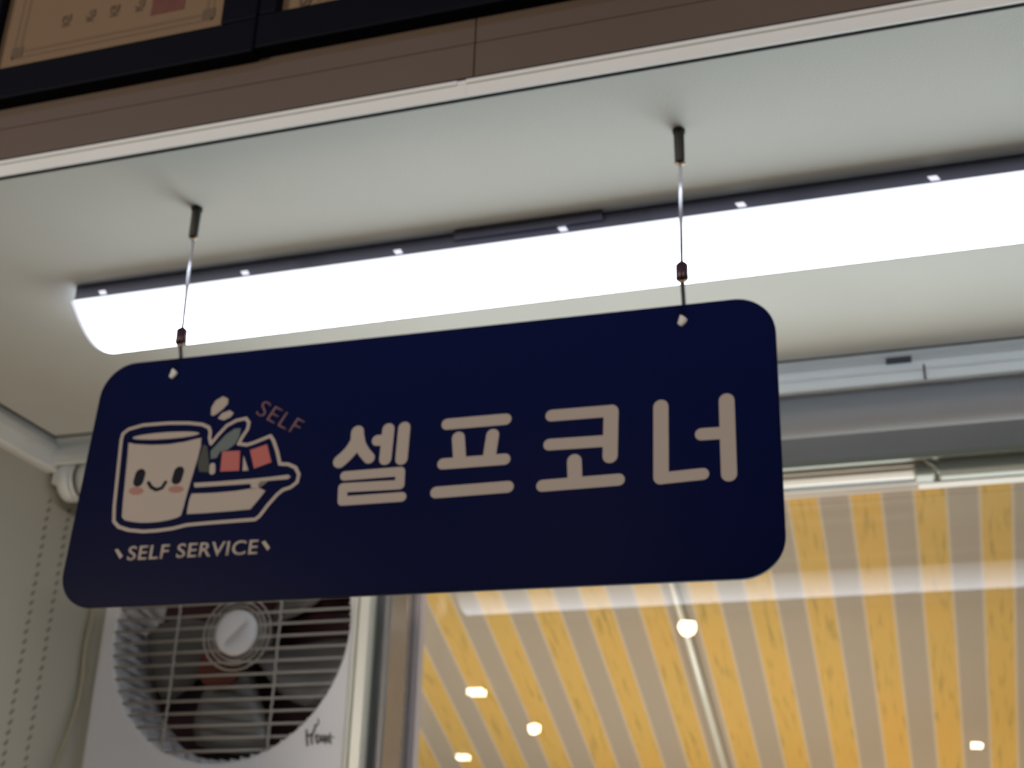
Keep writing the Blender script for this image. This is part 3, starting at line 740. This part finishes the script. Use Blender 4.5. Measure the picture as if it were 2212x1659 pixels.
# ------------------------------------------------------------ hanging cords
def cord(hx, hy, zhook, hole, label):
    hp = sg.matrix_basis @ Vector((hole[0]*0.001, 0.003, -hole[1]*0.001)); hf = sg.matrix_basis @ Vector((hole[0]*0.001, -0.0008, -hole[1]*0.001))
    tp = sg.matrix_basis @ Vector((hole[0]*0.001, 0.0055, 0.001))
    ct, cb = V(hx*0.3 + tp.x/S*0.7, hy, 0.799), V(hx*0.2 + tp.x/S*0.8, hy, 0.774)
    bm = bmesh.new(); tube(bm, [V(hx, hy, 0.948), ct], 0.0024*S, 8)
    root = link('suspension_cord', bm, M['nylon'], sg, True)
    bm = bmesh.new()
    tube(bm, [V(hx, hy, 0.9999), V(hx, hy, 0.996), V(hx, hy, 0.995), V(hx, hy, 0.952), V(hx, hy, 0.947)], [0.0085*S, 0.0085*S, 0.0072*S, 0.0066*S, 0.004*S], 16)
    link('ceiling_hook', bm, M['steel'], root, True)
    bm = bmesh.new(); tube(bm, [V(hx-0.006, hy, 0.951), V(hx, hy-0.003, 0.9445), V(hx+0.007, hy, 0.948)], 0.0018*S, 8); link('hook_ring', bm, M['brass'], root, True)
    bm = bmesh.new(); tube(bm, [ct, ct.lerp(cb, 0.12), ct.lerp(cb, 0.88), cb], [0.0062*S, 0.0084*S, 0.0084*S, 0.0062*S], 14); link('crimp', bm, M['crimp'], root, True)
    bm = bmesh.new(); tube(bm, [cb + Vector((-0.0045, 0, 0.0015)), cb + Vector((0, -0.002, -0.0015)), cb + Vector((0.005, 0, 0.001))], 0.0008, 8); link('wire_tail', bm, M['brass'], root, True)
    bm = bmesh.new(); tube(bm, smooth_pts([cb, tp, hp + Vector((0, 0.001, 0))], 6), 0.0030*S, 8); link('loop', bm, M['steel'], root, True)
    bm = bmesh.new(); bmesh.ops.create_icosphere(bm, subdivisions=3, radius=0.0036)
    for v in bm.verts:
        v.co += Vector((0.0006*math.sin(v.co.z*1500), 0, 0.0012*math.sin(v.co.x*900)))
        if v.co.z > 0.001: v.co.x -= (v.co.z-0.001)*0.6; v.co.z *= 1.35
        v.co.y *= 0.6; v.co += hf + Vector((0, -0.0012, 0))
    link('knot', bm, M['knot'], root, True)
cord(-0.9495, 1.411, 1.0, ART['holes'][0], 'clear cord with dark hook holding the left end of the navy sign')
cord(-0.2260, 1.404, 1.0, ART['holes'][1], 'clear cord with dark hook holding the right end of the navy sign')

# ------------------------------------------------------------ lamps of the dining room behind the camera (seen mirrored in the window)
M['bulb'] = mat('lit_warm_bulb', (0.9, 0.8, 0.6), 0.4, emit=(1.0, 0.78, 0.45), estr=110)
M['panel_lamp'] = mat('lit_square_lamp', (0.9, 0.85, 0.6), 0.4, emit=(1.0, 0.93, 0.62), estr=90)
M['black'] = mat('black_lamp_metal', (0.02, 0.02, 0.02), 0.4)
for (x, y, z, lab) in ((-1.137, -1.528, 1.62, 'round warm globe lamp hanging behind the camera, nearer of two mirrored in the glass'), (-2.90, -4.648, 1.62, 'round warm globe lamp far back in the dining room, smaller of two in the glass')):
    t = thing('globe_lamp', lab, 'lamp', V(x, y, z + 0.28), 'globe lamps mirrored in the window')
    bm = bmesh.new(); bmesh.ops.create_uvsphere(bm, u_segments=24, v_segments=16, radius=0.048*S)
    for v in bm.verts: v.co.z = min(v.co.z, 0.028*S); v.co += V(x, y, z)
    link('globe', bm, M['bulb'], t, True)
    bm = bmesh.new(); tube(bm, [V(x, y, z+0.028), V(x, y, z+0.07), V(x, y, z+0.085)], [0.03*S, 0.022*S, 0.008*S], 16); tube(bm, [V(x, y, z+0.08), V(x, y, 1.899)], 0.004*S, 8); link('lamp_stem', bm, M['black'], t)
for (x, y, s_, lab) in ((-3.288, -4.348, 0.115, 'square warm spot lamp under the high ceiling, brightest square mirrored in the glass'), (-4.60, -7.814, 0.115, 'square warm spot lamp far left in the dining room, low left in the glass'), (0.495, -7.672, 0.10, 'square warm spot lamp far behind the camera, mirrored low right in the glass')):
    t = thing('square_spot_lamp', lab, 'lamp', V(x, y, 1.90), 'square lamps mirrored in the window')
    bm = bmesh.new(); ubox(bm, x-s_/2, x+s_/2, y-s_/2, y+s_/2, 1.838, 1.878); link('lamp_glass', bm, M['panel_lamp'], t)
    bm = bmesh.new(); ubox(bm, x-s_/2-0.01, x+s_/2+0.01, y-s_/2-0.01, y+s_/2+0.01, 1.878, 1.8995); link('lamp_base', bm, M['black'], t)
